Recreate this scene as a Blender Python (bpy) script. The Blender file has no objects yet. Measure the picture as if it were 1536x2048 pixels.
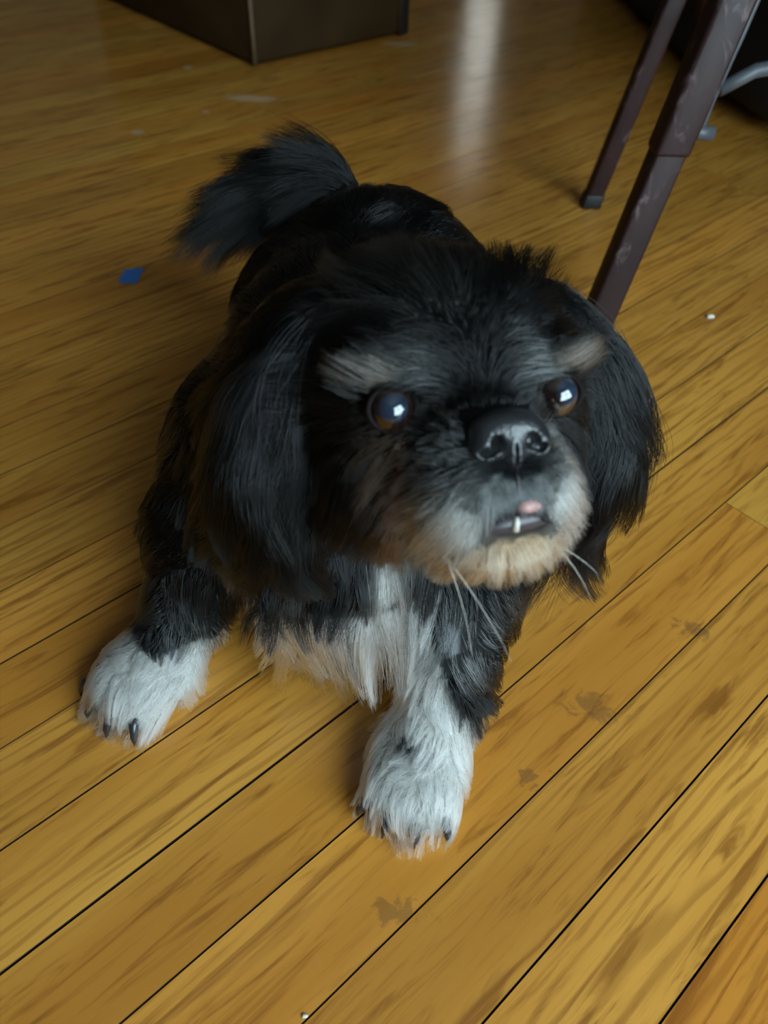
import bpy, bmesh, math, random
import numpy as np
import openvdb
from mathutils import Vector, Matrix
from mathutils.kdtree import KDTree

random.seed(7)
rng = np.random.default_rng(7)
SC = bpy.context.scene
COL = SC.collection

# ------------------------------------------------------------------ camera, sky, light, exposure
BOARD = math.radians(43.6527)                    # direction of the floor boards
CA, SA = math.cos(BOARD), math.sin(BOARD)
CAM_H = 0.4315
cam_d = bpy.data.cameras.new('camera')
cam = bpy.data.objects.new('camera', cam_d)
COL.objects.link(cam)
right = Vector((0.998752339, 0.0362614152, 0.0343347543))
down = Vector((0.0499376169, -0.725228304, -0.686695086))
fwd = Vector((0.0, 0.687552919, -0.726134274))
m = Matrix.Identity(4)
for i in range(3):
    m[i][0], m[i][1], m[i][2] = right[i], -down[i], -fwd[i]
m[0][3], m[1][3], m[2][3] = 0.0, 0.0, CAM_H
cam.matrix_world = m
cam_d.sensor_fit = 'VERTICAL'
cam_d.sensor_height = 24.0
cam_d.lens = 24.0 * 1500.0 / 2048.0
cam_d.clip_start = 0.01
cam_d.dof.use_dof = True
cam_d.dof.focus_distance = 0.42
cam_d.dof.aperture_fstop = cam_d.lens / 1000 / 0.0034
SC.camera = cam

world = bpy.data.worlds.new('overcast_sky')
SC.world = world
world.use_nodes = True
bgn = world.node_tree.nodes['Background']
bgn.inputs['Color'].default_value = (0.68, 0.90, 1.0, 1)
bgn.inputs['Strength'].default_value = 9.0

vs = SC.view_settings
vs.view_transform = 'Standard'
vs.look = 'None'
vs.gamma = 1.0
vs.use_curve_mapping = False
vs.exposure = 0.58
SC.cycles.use_denoising = True
SC.cycles.max_bounces = 10
SC.cycles.diffuse_bounces = 5
SC.cycles.sample_clamp_indirect = 6.0

# room in the boards' own axes: a along the boards, n across them
A0, A1, N0, N1, HC = -2.2, 3.2, -1.0, 3.6, 2.45
WIN = dict(a0=-0.50, a1=0.90, z0=0.30, z1=1.60)
SLIT = dict(n0=2.74, n1=2.95, z0=0.42, z1=1.30)         # narrow window in the wall a = A1


def W(a, n, z=0.0):
    return Vector((a * CA - n * SA, a * SA + n * CA, z))


def portal(name, center, direction, sx, sy):
    ld = bpy.data.lights.new(name, 'AREA')
    ld.shape = 'RECTANGLE'
    ld.size, ld.size_y = sx, sy
    ld.cycles.is_portal = True
    lo = bpy.data.objects.new(name, ld)
    COL.objects.link(lo)
    lo.location = center
    lo.rotation_euler = Vector(direction).to_track_quat('-Z', 'Z').to_euler()
    return lo


portal('window_daylight', W((WIN['a0'] + WIN['a1']) / 2, N0 - 0.06, (WIN['z0'] + WIN['z1']) / 2), W(0, 1),
       WIN['a1'] - WIN['a0'], WIN['z1'] - WIN['z0'])
portal('narrow_window_daylight', W(A1 + 0.06, (SLIT['n0'] + SLIT['n1']) / 2, (SLIT['z0'] + SLIT['z1']) / 2), W(-1, 0),
       SLIT['n1'] - SLIT['n0'], SLIT['z1'] - SLIT['z0'])


# ------------------------------------------------------------------ helpers
def tag(o, label=None, cat=None, group=None, kind=None):
    if label: o['label'] = label
    if cat: o['category'] = cat
    if group: o['group'] = group
    if kind: o['kind'] = kind
    return o


def empty(name, loc=(0, 0, 0), rz=0.0):
    o = bpy.data.objects.new(name, None)
    o.empty_display_size = 0.05
    COL.objects.link(o)
    o.location = loc
    o.rotation_euler = (0, 0, rz)
    return o


def link_mesh(name, me, mat, parent=None, smooth=False):
    o = bpy.data.objects.new(name, me)
    COL.objects.link(o)
    if mat is not None and not me.materials:
        me.materials.append(mat)
    if parent is not None:
        o.parent = parent
    if smooth:
        me.polygons.foreach_set('use_smooth', [True] * len(me.polygons))
    return o


def obj(name, bm, mat, parent=None, smooth=False):
    me = bpy.data.meshes.new(name)
    bmesh.ops.recalc_face_normals(bm, faces=bm.faces)
    bm.to_mesh(me)
    bm.free()
    return link_mesh(name, me, mat, parent, smooth)


def add_box(bm, lo, hi, mat=None, bevel=0.0):
    r = bmesh.ops.create_cube(bm, size=1.0)
    vsx = r['verts']
    for v in vsx:
        v.co = Vector((lo[i] + (v.co[i] + 0.5) * (hi[i] - lo[i]) for i in range(3)))
    if bevel > 0:
        es = list({e for v in vsx for e in v.link_edges})
        rr = bmesh.ops.bevel(bm, geom=es, offset=bevel, segments=2, affect='EDGES', profile=0.5)
        vsx = list({v for f in rr['faces'] for v in f.verts} | {v for v in vsx if v.is_valid})
    if mat is not None:
        for v in vsx:
            v.co = mat @ v.co
    return vsx


def tube(bm, pts, radii, seg=10, cap=True):
    pts = [Vector(p) for p in pts]
    if not hasattr(radii, '__len__'):
        radii = [radii] * len(pts)
    rings = []
    up = Vector((0, 0, 1))
    for i, p in enumerate(pts):
        t = (pts[min(i + 1, len(pts) - 1)] - pts[max(i - 1, 0)]).normalized()
        if abs(t.dot(up)) > 0.97:
            up = Vector((1, 0.1, 0)).normalized()
        x = t.cross(up).normalized()
        y = x.cross(t).normalized()
        up = y
        rings.append([bm.verts.new(p + (x * math.cos(k * 2 * math.pi / seg) + y * math.sin(k * 2 * math.pi / seg)) * radii[i]) for k in range(seg)])
    for a, b in zip(rings, rings[1:]):
        for k in range(seg):
            bm.faces.new((a[k], a[(k + 1) % seg], b[(k + 1) % seg], b[k]))
    if cap:
        bm.faces.new(rings[0][::-1])
        bm.faces.new(rings[-1])






class Mat:
    def __init__(self, name):
        self.m = bpy.data.materials.new(name)
        self.m.use_nodes = True
        self.t = self.m.node_tree
        self.b = self.t.nodes['Principled BSDF']

    def n(self, kind, **kw):
        nd = self.t.nodes.new(kind)
        for k, v in kw.items():
            setattr(nd, k, v)
        return nd

    def l(self, a, b):
        self.t.links.new(a, b)

    def set(self, **kw):
        for k, v in kw.items():
            self.b.inputs[k.replace('_', ' ')].default_value = v
        return self

    def math(self, op, a, b=None, c=None, clamp=False):
        nd = self.n('ShaderNodeMath', operation=op, use_clamp=clamp)
        for i, x in enumerate((a, b, c)):
            if x is None: continue
            if isinstance(x, (int, float)): nd.inputs[i].default_value = x
            else: self.l(x, nd.inputs[i])
        return nd.outputs[0]

    def mix(self, fac, a, b, mode='MIX'):
        nd = self.n('ShaderNodeMix', data_type='RGBA', blend_type=mode)
        if isinstance(fac, (int, float)): nd.inputs[0].default_value = fac
        else: self.l(fac, nd.inputs[0])
        for x, s in ((a, nd.inputs[6]), (b, nd.inputs[7])):
            if isinstance(x, tuple): s.default_value = (*x[:3], 1)
            else: self.l(x, s)
        return nd.outputs[2]

    def noise(self, vec, scale, detail=3, rough=0.55, dist=0.0):
        nd = self.n('ShaderNodeTexNoise')
        nd.inputs['Scale'].default_value = scale
        nd.inputs['Detail'].default_value = detail
        nd.inputs['Roughness'].default_value = rough
        nd.inputs['Distortion'].default_value = dist
        if vec is not None: self.l(vec, nd.inputs['Vector'])
        return nd.outputs['Fac']

    def ramp(self, fac, stops):
        nd = self.n('ShaderNodeValToRGB')
        cr = nd.color_ramp
        while len(cr.elements) < len(stops): cr.elements.new(0.5)
        for e, (p, c) in zip(cr.elements, stops):
            e.position = p
            e.color = (*c, 1) if len(c) == 3 else c
        self.l(fac, nd.inputs[0])
        return nd.outputs[0]

    def smooth(self, v, lo, hi):
        nd = self.n('ShaderNodeMapRange', interpolation_type='SMOOTHSTEP')
        nd.inputs[1].default_value, nd.inputs[2].default_value = lo, hi
        self.l(v, nd.inputs[0])
        return nd.outputs[0]

    def bump(self, h, strength, dist=0.001):
        nd = self.n('ShaderNodeBump')
        nd.inputs['Strength'].default_value = strength
        nd.inputs['Distance'].default_value = dist
        self.l(h, nd.inputs['Height'])
        self.l(nd.outputs[0], self.b.inputs['Normal'])


def flat_mat(name, col, rough=0.6, spec=0.5, noise=0.0, nscale=40):
    M_ = Mat(name)
    M_.set(Base_Color=(*col, 1), Roughness=rough, Specular_IOR_Level=spec)
    if noise:
        tc = M_.n('ShaderNodeTexCoord')
        f = M_.noise(tc.outputs['Object'], nscale, 4)
        c2 = tuple(max(0, x * (1 - noise)) for x in col)
        c1 = tuple(min(1, x * (1 + noise)) for x in col)
        M_.l(M_.ramp(f, [(0.3, c2), (0.7, c1)]), M_.b.inputs['Base Color'])
        M_.bump(f, 0.3, 0.001)
    return M_.m


# ------------------------------------------------------------------ materials
def oak_material():
    M_ = Mat('varnished_oak')
    tc = M_.n('ShaderNodeTexCoord')
    oi = M_.n('ShaderNodeObjectInfo')
    geo = M_.n('ShaderNodeNewGeometry')
    off = M_.n('ShaderNodeCombineXYZ')
    M_.l(M_.math('MULTIPLY', oi.outputs['Random'], 37.0), off.inputs[0])
    M_.l(M_.math('MULTIPLY', oi.outputs['Random'], 11.0), off.inputs[1])
    add = M_.n('ShaderNodeVectorMath', operation='ADD')
    M_.l(tc.outputs['Object'], add.inputs[0]); M_.l(off.outputs[0], add.inputs[1])

    def scaled(sx, sy, rot=0.0):
        mp = M_.n('ShaderNodeMapping')
        mp.inputs['Rotation'].default_value = (0, 0, rot)
        mp.inputs['Scale'].default_value = (sx, sy, 1)
        M_.l(add.outputs[0], mp.inputs['Vector'])
        return mp.outputs[0]
    broad = M_.noise(scaled(2.2, 14), 1.0, 3, 0.5, 0.3)            # slow change of tone in a board
    flame = M_.noise(scaled(11, 120, 0.05), 1.0, 4, 0.6, 0.7)         # dark flame figure
    fine = M_.noise(scaled(22, 420, 0.03), 1.0, 3, 0.6, 0.2)         # pores
    wv = M_.n('ShaderNodeTexWave', wave_type='BANDS', bands_direction='Y')
    wv.inputs['Scale'].default_value = 30.0
    wv.inputs['Distortion'].default_value = 9.0
    wv.inputs['Detail'].default_value = 2.0
    wv.inputs['Detail Scale'].default_value = 1.3
    mpw = scaled(0.13, 1.0)
    M_.l(mpw, wv.inputs['Vector'])
    light = (0.53, 0.262, 0.046)
    mid = (0.38, 0.158, 0.022)
    dark = (0.175, 0.060, 0.010)
    base = M_.ramp(broad, [(0.30, mid), (0.68, light)])
    c = M_.mix(M_.math('MULTIPLY', M_.smooth(flame, 0.50, 0.68), 0.72), base, dark)
    c = M_.mix(M_.math('MULTIPLY', M_.smooth(wv.outputs['Fac'], 0.62, 1.0), M_.math('MULTIPLY', M_.smooth(broad, 0.36, 0.62), 0.42)), c, dark)
    c = M_.mix(M_.math('MULTIPLY', M_.smooth(fine, 0.52, 0.75), 0.28), c, dark)
    c = M_.mix(1.0, c, oi.outputs['Color'], 'MULTIPLY')
    # worn, blackened patches in the varnish and pale scuffs at fixed places on the floor
    blot = M_.noise(geo.outputs['Position'], 95.0, 4, 0.65, 0.6)
    spots = M_.smooth(M_.noise(geo.outputs['Position'], 17.0, 2, 0.5, 0.2), 0.735, 0.80)
    dirt = M_.math('MULTIPLY', spots, M_.smooth(blot, 0.38, 0.66))

    def patch(cx, cy, r0, wob=0.012, sx=1.0):
        d = M_.n('ShaderNodeVectorMath', operation='DISTANCE')
        mp = M_.n('ShaderNodeMapping')
        mp.inputs['Location'].default_value = (-cx, -cy, 0)
        M_.l(geo.outputs['Position'], mp.inputs['Vector'])
        mp2 = M_.n('ShaderNodeMapping')
        mp2.inputs['Rotation'].default_value = (0, 0, -BOARD)
        mp2.inputs['Scale'].default_value = (sx, 1, 1)
        M_.l(mp.outputs[0], mp2.inputs['Vector'])
        M_.l(mp2.outputs[0], d.inputs[0])
        dd = M_.math('SUBTRACT', d.outputs['Value'], M_.math('MULTIPLY', M_.math('SUBTRACT', blot, 0.5), wob * 4))
        return M_.math('SUBTRACT', 1.0, M_.smooth(dd, r0 * 0.4, r0))
    for (x, y, r_, sx) in OAK_STAINS:
        dirt = M_.math('MAXIMUM', dirt, M_.math('MULTIPLY', patch(x, y, r_, 0.010, sx), 0.75))
    c = M_.mix(M_.math('MULTIPLY', dirt, 0.62), c, (0.10, 0.052, 0.024))
    sc = None
    for (x, y, r_, sx) in OAK_SCUFFS:
        p = patch(x, y, r_, 0.004, sx)
        sc = p if sc is None else M_.math('MAXIMUM', sc, p)
    c = M_.mix(M_.math('MULTIPLY', sc, 0.45), c, (0.55, 0.47, 0.38))
    M_.l(c, M_.b.inputs['Base Color'])
    rg = M_.math('ADD', 0.12, M_.math('MULTIPLY', M_.noise(geo.outputs['Position'], 9.0, 3), 0.12))
    M_.l(rg, M_.b.inputs['Roughness'])
    M_.set(Specular_IOR_Level=0.32)
    wav = M_.math('ADD', M_.math('MULTIPLY', fine, 0.25), M_.noise(geo.outputs['Position'], 14.0, 2))
    M_.bump(wav, 0.10, 0.002)
    return M_.m


OAK_STAINS = [(0.1386, 0.246, 0.011, 0.6), (0.2205, 0.3104, 0.010, 0.8), (0.0177, 0.1182, 0.007, 0.5), (0.095, 0.1954, 0.006, 0.8)]
OAK_SCUFFS = [(-0.383, 1.4568, 0.010, 1.0), (-0.250, 1.320, 0.020, 0.35), (-0.391, 1.154, 0.012, 1.0), (-0.0143, 1.658, 0.018, 0.4), (-0.31, 1.25, 0.008, 1.0)]
M = {}
M['oak'] = oak_material()
M['gap'] = flat_mat('dark_floor_gap', (0.030, 0.018, 0.009), 0.9, 0.1)
M['wall'] = flat_mat('painted_plaster', (0.18, 0.15, 0.12), 0.85, 0.2, 0.04, 12)
M['white'] = flat_mat('white_paint', (0.72, 0.70, 0.66), 0.45, 0.4)
M['ceiling'] = flat_mat('ceiling_paint', (0.42, 0.40, 0.38), 0.9, 0.2)

# ------------------------------------------------------------------ setting: floor, walls, ceiling, windows
PW = 0.0572                                        # strip width
SEAM0 = 0.0677                                     # across-board place of the seam right of the near paw


def quad_prism(bm, pts, z0, z1):
    lo = [bm.verts.new((p[0], p[1], z0)) for p in pts]
    hi = [bm.verts.new((p[0], p[1], z1)) for p in pts]
    n = len(pts)
    bm.faces.new(hi)
    bm.faces.new(lo[::-1])
    for i in range(n):
        bm.faces.new((lo[i], lo[(i + 1) % n], hi[(i + 1) % n], hi[i]))


bm = bmesh.new()
add_box(bm, (A0 - 0.1, N0 - 0.1, -0.12), (A1 + 0.1, N1 + 0.1, -0.0022))
floor = obj('floor', bm, M['gap'])
floor.rotation_euler = (0, 0, BOARD)
tag(floor, kind='structure')


def plank_mesh(length, width, gap0, gap1, gend, seed):
    """one strip, its long side on local x; small rounded top edges, a hair's breadth of joint all round"""
    r = random.Random(seed)
    bm = bmesh.new()
    x0, x1 = gend, length - gend
    y0, y1 = gap0, width - gap1
    e, zt = 0.0002, 0.0
    prof = [(y0, -0.0024), (y0, zt - e), (y0 + e * 0.9, zt), (y1 - e * 0.9, zt), (y1, zt - e), (y1, -0.0024)]
    a = [bm.verts.new((x0, y, z)) for y, z in prof]
    b = [bm.verts.new((x1, y, z)) for y, z in prof]
    for i in range(6):
        j = (i + 1) % 6
        bm.faces.new((a[i], a[j], b[j], b[i]))
    bm.faces.new(a[::-1]); bm.faces.new(b)
    bmesh.ops.recalc_face_normals(bm, faces=bm.faces)
    me = bpy.data.meshes.new('plank')
    for f in bm.faces: f.material_index = 0 if f.normal.z > 0.9 else 1
    bm.to_mesh(me); bm.free()
    me.materials.append(M['oak']); me.materials.append(M['gap'])
    return me


TINT = {}
GAPS = {1: 0.00038, 0: 0.00032, -1: 0.00042, 2: 0.00062, 3: 0.00040, -2: 0.00042, -3: 0.0005, 4: 0.00022, 5: 0.0005}


def plank_rows():
    r = random.Random(11)
    k0 = int(math.floor((N0 - SEAM0) / PW)); k1 = int(math.ceil((N1 - SEAM0) / PW))
    far_bm = bmesh.new()
    for k in range(k0, k1):
        n0 = SEAM0 + k * PW
        g0 = GAPS.get(k, r.uniform(0.00012, 0.0004)); g1 = GAPS.get(k + 1, 0.0003)
        cuts = [A0]
        if k == 0:
            cuts += [A0 + 0.7, -0.42, 0.505, 1.20, 2.3]
        else:
            a = A0 - r.uniform(0, 0.9)
            while a < A1 - 0.25:
                a += r.uniform(0.75, 1.7)
                if n_hide(a, k): a = n_hide(a, k)
                if cuts[-1] + 0.2 < a < A1 - 0.15: cuts.append(a)
        cuts.append(A1)
        for a0, a1 in zip(cuts, cuts[1:]):
            lvl = 0.92 + 0.16 * r.random()
            warm = r.uniform(-0.05, 0.12)
            colr = (lvl * (1 + warm * 0.2), lvl * (1 - warm * 0.5), lvl * (1 - warm), 1)
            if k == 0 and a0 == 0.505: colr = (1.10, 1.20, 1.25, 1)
            if k == -3: colr = (0.95, 0.78, 0.62, 1)
            if k == 2 : colr = (1.04, 1.02, 0.98, 1)
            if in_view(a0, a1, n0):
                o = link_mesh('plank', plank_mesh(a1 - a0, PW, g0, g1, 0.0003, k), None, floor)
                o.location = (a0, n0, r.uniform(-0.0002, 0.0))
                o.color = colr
            else:
                add_box(far_bm, (a0 + 0.0004, n0 + 0.0003, -0.0024), (a1 - 0.0004, n0 + PW - 0.0003, 0.0))
    o = obj('plank_field', far_bm, M['oak'], floor)
    tag(o, kind='stuff')


def n_hide(a, k):
    """the photograph shows one end joint only: others on the bare foreground are moved along, out of sight"""
    n = SEAM0 + (k + .5) * PW
    p = W(a, n)
    if -0.75 < p.x < 0.60 and 0.0 < p.y < 1.15:
        return a + 1.05
    return None


def in_view(a0, a1, n0):
    for i in range(13):
        p = W(a0 + (a1 - a0) * i / 12, n0 + PW / 2)
        wdt = 0.22 + 0.42 * max(p.y, 0)
        if -0.05 < p.y < 2.45 and abs(p.x) < wdt: return True
    return False


plank_rows()


def wall_with_hole(name, along, fixed, lo, hi, hole, t, outward):
    """wall as four boxes around its opening; along is 'a' or 'n'"""
    bm = bmesh.new()
    h0, h1, z0, z1 = hole if hole else (None,) * 4
    spans = [(lo, hi, 0, HC)] if not hole else [(lo, h0, 0, HC), (h1, hi, 0, HC), (h0, h1, 0, z0), (h0, h1, z1, HC)]
    f0, f1 = sorted((fixed, fixed + outward * t))
    for s0, s1, q0, q1 in spans:
        if along == 'a': add_box(bm, (s0, f0, q0), (s1, f1, q1))
        else: add_box(bm, (f0, s0, q0), (f1, s1, q1))
    bmesh.ops.remove_doubles(bm, verts=bm.verts, dist=1e-5)
    o = obj(name, bm, M['wall'])
    o.rotation_euler = (0, 0, BOARD)
    return tag(o, kind='structure')


T = 0.12
wall_with_hole('wall_front', 'a', N0, A0 - T, A1 + T, (WIN['a0'], WIN['a1'], WIN['z0'], WIN['z1']), T, -1)
wall_with_hole('wall_back', 'a', N1, A0 - T, A1 + T, None, T, 1)
wall_with_hole('wall_right', 'n', A1, N0, N1, (SLIT['n0'], SLIT['n1'], SLIT['z0'], SLIT['z1']), T, 1)
wall_with_hole('wall_left', 'n', A0, N0, N1, None, T, -1)
bm = bmesh.new(); add_box(bm, (A0 - T, N0 - T, HC), (A1 + T, N1 + T, HC + 0.1))
o = obj('ceiling', bm, M['ceiling']); o.rotation_euler = (0, 0, BOARD); tag(o, kind='structure')


def window_frame(name, lo, hi, axis, fixed, bars):
    """frame bars of a window in its opening, in board axes"""
    bm = bmesh.new()
    w = 0.035 if bars else 0.008
    z0, z1 = lo[1], hi[1]
    s0, s1 = lo[0], hi[0]
    parts = [(s0, s0 + w, z0, z1), (s1 - w, s1, z0, z1), (s0 + w, s1 - w, z0, z0 + w), (s0 + w, s1 - w, z1 - w, z1)]
    if bars:
        mz = (z0 + z1) / 2
        parts += [(s0 + w, s1 - w, mz - 0.02, mz + 0.02), ((s0 + s1) / 2 - 0.02, (s0 + s1) / 2 + 0.02, z0 + w, mz - 0.02),
                  ((s0 + s1) / 2 - 0.02, (s0 + s1) / 2 + 0.02, mz + 0.02, z1 - w)]
    for p in parts:
        if axis == 'a': add_box(bm, (p[0], fixed - 0.03, p[2]), (p[1], fixed + 0.01, p[3]))
        else: add_box(bm, (fixed - 0.01, p[0], p[2]), (fixed + 0.03, p[1], p[3]))
    o = obj(name, bm, M['white'])
    o.rotation_euler = (0, 0, BOARD)
    return tag(o, kind='structure')


window_frame('window_1', (WIN['a0'], WIN['z0']), (WIN['a1'], WIN['z1']), 'a', N0 - 0.03, True)
window_frame('window_2', (SLIT['n0'], SLIT['z0']), (SLIT['n1'], SLIT['z1']), 'n', A1 + 0.03, False)
# unseen translucent sheet added across the narrow window to dim its floor reflection
M_ = Mat('dimmer_sheet')
M_.t.nodes.remove(M_.b)
tl = M_.n('ShaderNodeBsdfTranslucent'); tl.inputs['Color'].default_value = (0.52, 0.46, 0.42, 1)
M_.l(tl.outputs[0], M_.t.nodes['Material Output'].inputs['Surface'])
bm = bmesh.new()
add_box(bm, (A1 + 0.008, SLIT['n0'] - 0.0, SLIT['z0']), (A1 + 0.010, SLIT['n1'] + 0.0, SLIT['z1']))
o = obj('added_dimmer_sheet', bm, M_.m); o.rotation_euler = (0, 0, BOARD); tag(o, kind='structure')

# ------------------------------------------------------------------ ottoman at the back, square to the boards
def leather(name, col, rough):
    M_ = Mat(name)
    tc = M_.n('ShaderNodeTexCoord')
    v = M_.n('ShaderNodeTexVoronoi')
    v.inputs['Scale'].default_value = 260
    M_.l(tc.outputs['Object'], v.inputs['Vector'])
    f = M_.noise(tc.outputs['Object'], 9, 4)
    M_.l(M_.ramp(f, [(0.3, tuple(x * 0.65 for x in col)), (0.75, tuple(x * 1.35 for x in col))]), M_.b.inputs['Base Color'])
    M_.set(Roughness=rough, Specular_IOR_Level=0.12)
    M_.bump(v.outputs['Distance'], 0.25, 0.001)
    return M_.m


M['leather'] = leather('dark_brown_leather', (0.036, 0.019, 0.0070), 0.62)
M['seam'] = flat_mat('worn_leather_edge', (0.12, 0.075, 0.042), 0.6, 0.3, 0.3, 60)
M['foot'] = flat_mat('black_foot', (0.008, 0.007, 0.007), 0.5, 0.4)
OA, ON, OL, OD, OH = 0.820, 1.245, 0.345, 0.60, 0.40
ott = empty('ottoman', W(OA, ON), BOARD)
tag(ott, 'dark brown leather storage ottoman with a pale worn corner seam standing behind the dog', 'ottoman')
bm = bmesh.new(); add_box(bm, (0, 0, 0.004), (OL, OD, 0.29), bevel=0.010); obj('body', bm, M['leather'], ott, True)
bm = bmesh.new(); add_box(bm, (-0.006, -0.006, 0.294), (OL + 0.006, OD + 0.006, OH), bevel=0.018); obj('lid', bm, M['leather'], ott, True)
for x, y in ((0, 0), (OL, 0), (0, OD), (OL, OD)):
    bm = bmesh.new()
    ex, ey = (0.0015 if x == 0 else -0.0015), (0.0015 if y == 0 else -0.0015)
    tube(bm, [(x + ex, y + ey, z) for z in (0.006, 0.08, 0.16, 0.24, 0.288)], [0.0042, 0.0036, 0.0044, 0.0038, 0.004], 8)
    s_ = obj('corner_seam', bm, M['seam'] if x == 0 and y == 0 else M['leather'], ott, True)
    if x == 0 and y == 0: s_['label'] = 'pale worn corner seam'
for y in (0.0, OD - 0.05):
    bm = bmesh.new()
    add_box(bm, (OL + 0.001, y + 0.002, 0.0), (OL + 0.028, y + 0.045, 0.26), bevel=0.006)
    obj('side_strap', bm, M['foot'], ott, True)
bm = bmesh.new()
tube(bm, [(0.004, 0.004, 0.292), (OL - 0.004, 0.004, 0.292), (OL - 0.004, OD - 0.004, 0.292), (0.004, OD - 0.004, 0.292), (0.004, 0.004, 0.292)], 0.004, 8, False)
obj('lid_piping', bm, M['leather'], ott, True)


# ------------------------------------------------------------------ brown metal folding chair
def worn_metal(name, col, edge):
    M_ = Mat(name)
    tc = M_.n('ShaderNodeTexCoord')
    mp = M_.n('ShaderNodeMapping'); mp.inputs['Scale'].default_value = (1, 1, 0.35)
    M_.l(tc.outputs['Object'], mp.inputs['Vector'])
    f = M_.noise(mp.outputs[0], 70, 5, 0.65, 0.8)
    g = M_.noise(tc.outputs['Object'], 16, 3)
    c = M_.ramp(g, [(0.3, tuple(x * 0.7 for x in col)), (0.7, tuple(x * 1.3 for x in col))])
    c = M_.mix(M_.math('MULTIPLY', M_.smooth(f, 0.55, 0.68), 0.55), c, edge)
    M_.l(c, M_.b.inputs['Base Color'])
    M_.set(Roughness=0.5, Specular_IOR_Level=0.28)
    M_.bump(f, 0.5, 0.0012)
    return M_.m


M['legpaint'] = worn_metal('chipped_brown_paint', (0.022, 0.0085, 0.0085), (0.15, 0.10, 0.105))
M['steel'] = flat_mat('grey_steel', (0.060, 0.065, 0.075), 0.45, 0.4, 0.2, 50)
M['seat'] = leather('brown_seat_vinyl', (0.045, 0.028, 0.022), 0.5)
chair = empty('folding_chair', (0, 0, 0))
tag(chair, 'brown metal folding chair with chipped splayed legs, its near foot hidden behind the dog', 'chair')


def bar(bm, p0, p1, wx, wy, w1=None, bev=0.003):
    """square bar between two points, kept square to the boards"""
    p0, p1 = Vector(p0), Vector(p1)
    ex, ey = Vector((1, 0.05, 0)).normalized(), Vector((-0.05, 1, 0)).normalized()
    k = w1 or 1.0
    c = []
    for p, q in ((p0, 1.0), (p1, k)):
        c.append([bm.verts.new(p + ex * sx * wx / 2 * q + ey * sy * wy / 2 * q) for sx, sy in ((-1, -1), (1, -1), (1, 1), (-1, 1))])
    fs = [bm.faces.new((c[0][i], c[0][(i + 1) % 4], c[1][(i + 1) % 4], c[1][i])) for i in range(4)]
    fs += [bm.faces.new(c[0][::-1]), bm.faces.new(c[1])]
    es = list({e for f in fs for e in f.edges})
    bmesh.ops.bevel(bm, geom=es, offset=bev, segments=2, affect='EDGES', profile=0.5)


SEAT_Z = 0.445
dF = Vector((0.0665, 0.0815, 0.28)) / 0.28
dR = Vector((0.036, 0.0068, 0.20)) / 0.20
F0, R0 = Vector((0.203, 0.672, 0.0)), Vector((0.2497, 0.9818, 0.0))
CX = 0.52                                            # middle of the chair, left to right


def mir(p): return Vector((2 * CX - p.x, p.y, p.z))


for fn in (lambda p: p, mir):
    for p0, d, w in ((F0, dF, 0.029), (R0, dR, 0.0225)):
        bm = bmesh.new()
        bar(bm, fn(p0 + d * 0.004), fn(p0 + d * SEAT_Z), w, w * 0.9)
        lg = obj('leg', bm, M['legpaint'], chair, True)
        bm = bmesh.new()
        bar(bm, fn(p0), fn(p0 + d * 0.018), w + 0.002, w * 0.9 + 0.002, bev=0.002)
        f_ = obj('foot_cap', bm, M['foot'], lg, True)
    # sleeve over the upper half of the front leg
    bm = bmesh.new()
    bar(bm, fn(F0 + dF * 0.168), fn(F0 + dF * SEAT_Z), 0.033, 0.031, bev=0.004)
    obj('leg_sleeve', bm, M['legpaint'], chair, True)
    # steel rod lying along the front leg, and its pivot
    bm = bmesh.new()
    tube(bm, [fn(Vector((0.271, 0.736, 0.176))), fn(Vector((0.275, 0.742, 0.205))), fn(Vector((0.286, 0.752, 0.255))), fn(Vector((0.318, 0.785, 0.42)))], 0.0038, 8)
    obj('brace_rod', bm, M['steel'], chair, True)
    bm = bmesh.new()
    tube(bm, [fn(Vector((0.258, 0.735, 0.181))), fn(Vector((0.284, 0.735, 0.181)))], 0.0062, 10)
    obj('pivot_bolt', bm, M['steel'], chair, True)
bm = bmesh.new()
tube(bm, [Vector((0.280, 0.745, 0.214)), Vector((0.310, 0.755, 0.228)), Vector((0.36, 0.765, 0.235)), Vector((CX, 0.770, 0.238)), mir(Vector((0.36, 0.765, 0.235))), mir(Vector((0.310, 0.755, 0.228))), mir(Vector((0.280, 0.745, 0.214)))], 0.0062, 10)
obj('cross_bar', bm, M['steel'], chair, True)
bm = bmesh.new()
add_box(bm, (0.315, 0.745, SEAT_Z - 0.004), (2 * CX - 0.315, 1.03, SEAT_Z + 0.022), bevel=0.010)
obj('seat', bm, M['seat'], chair, True)
for fn in (lambda p: p, mir):
    bm = bmesh.new()
    bar(bm, fn(R0 + dR * SEAT_Z), fn(Vector((0.335, 1.12, 0.86))), 0.024, 0.024)
    obj('back_post', bm, M['legpaint'], chair, True)
bm = bmesh.new()
add_box(bm, (0.345, 1.085, 0.66), (2 * CX - 0.345, 1.105, 0.84), bevel=0.008)
obj('backrest', bm, M['seat'], chair, True)

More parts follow.
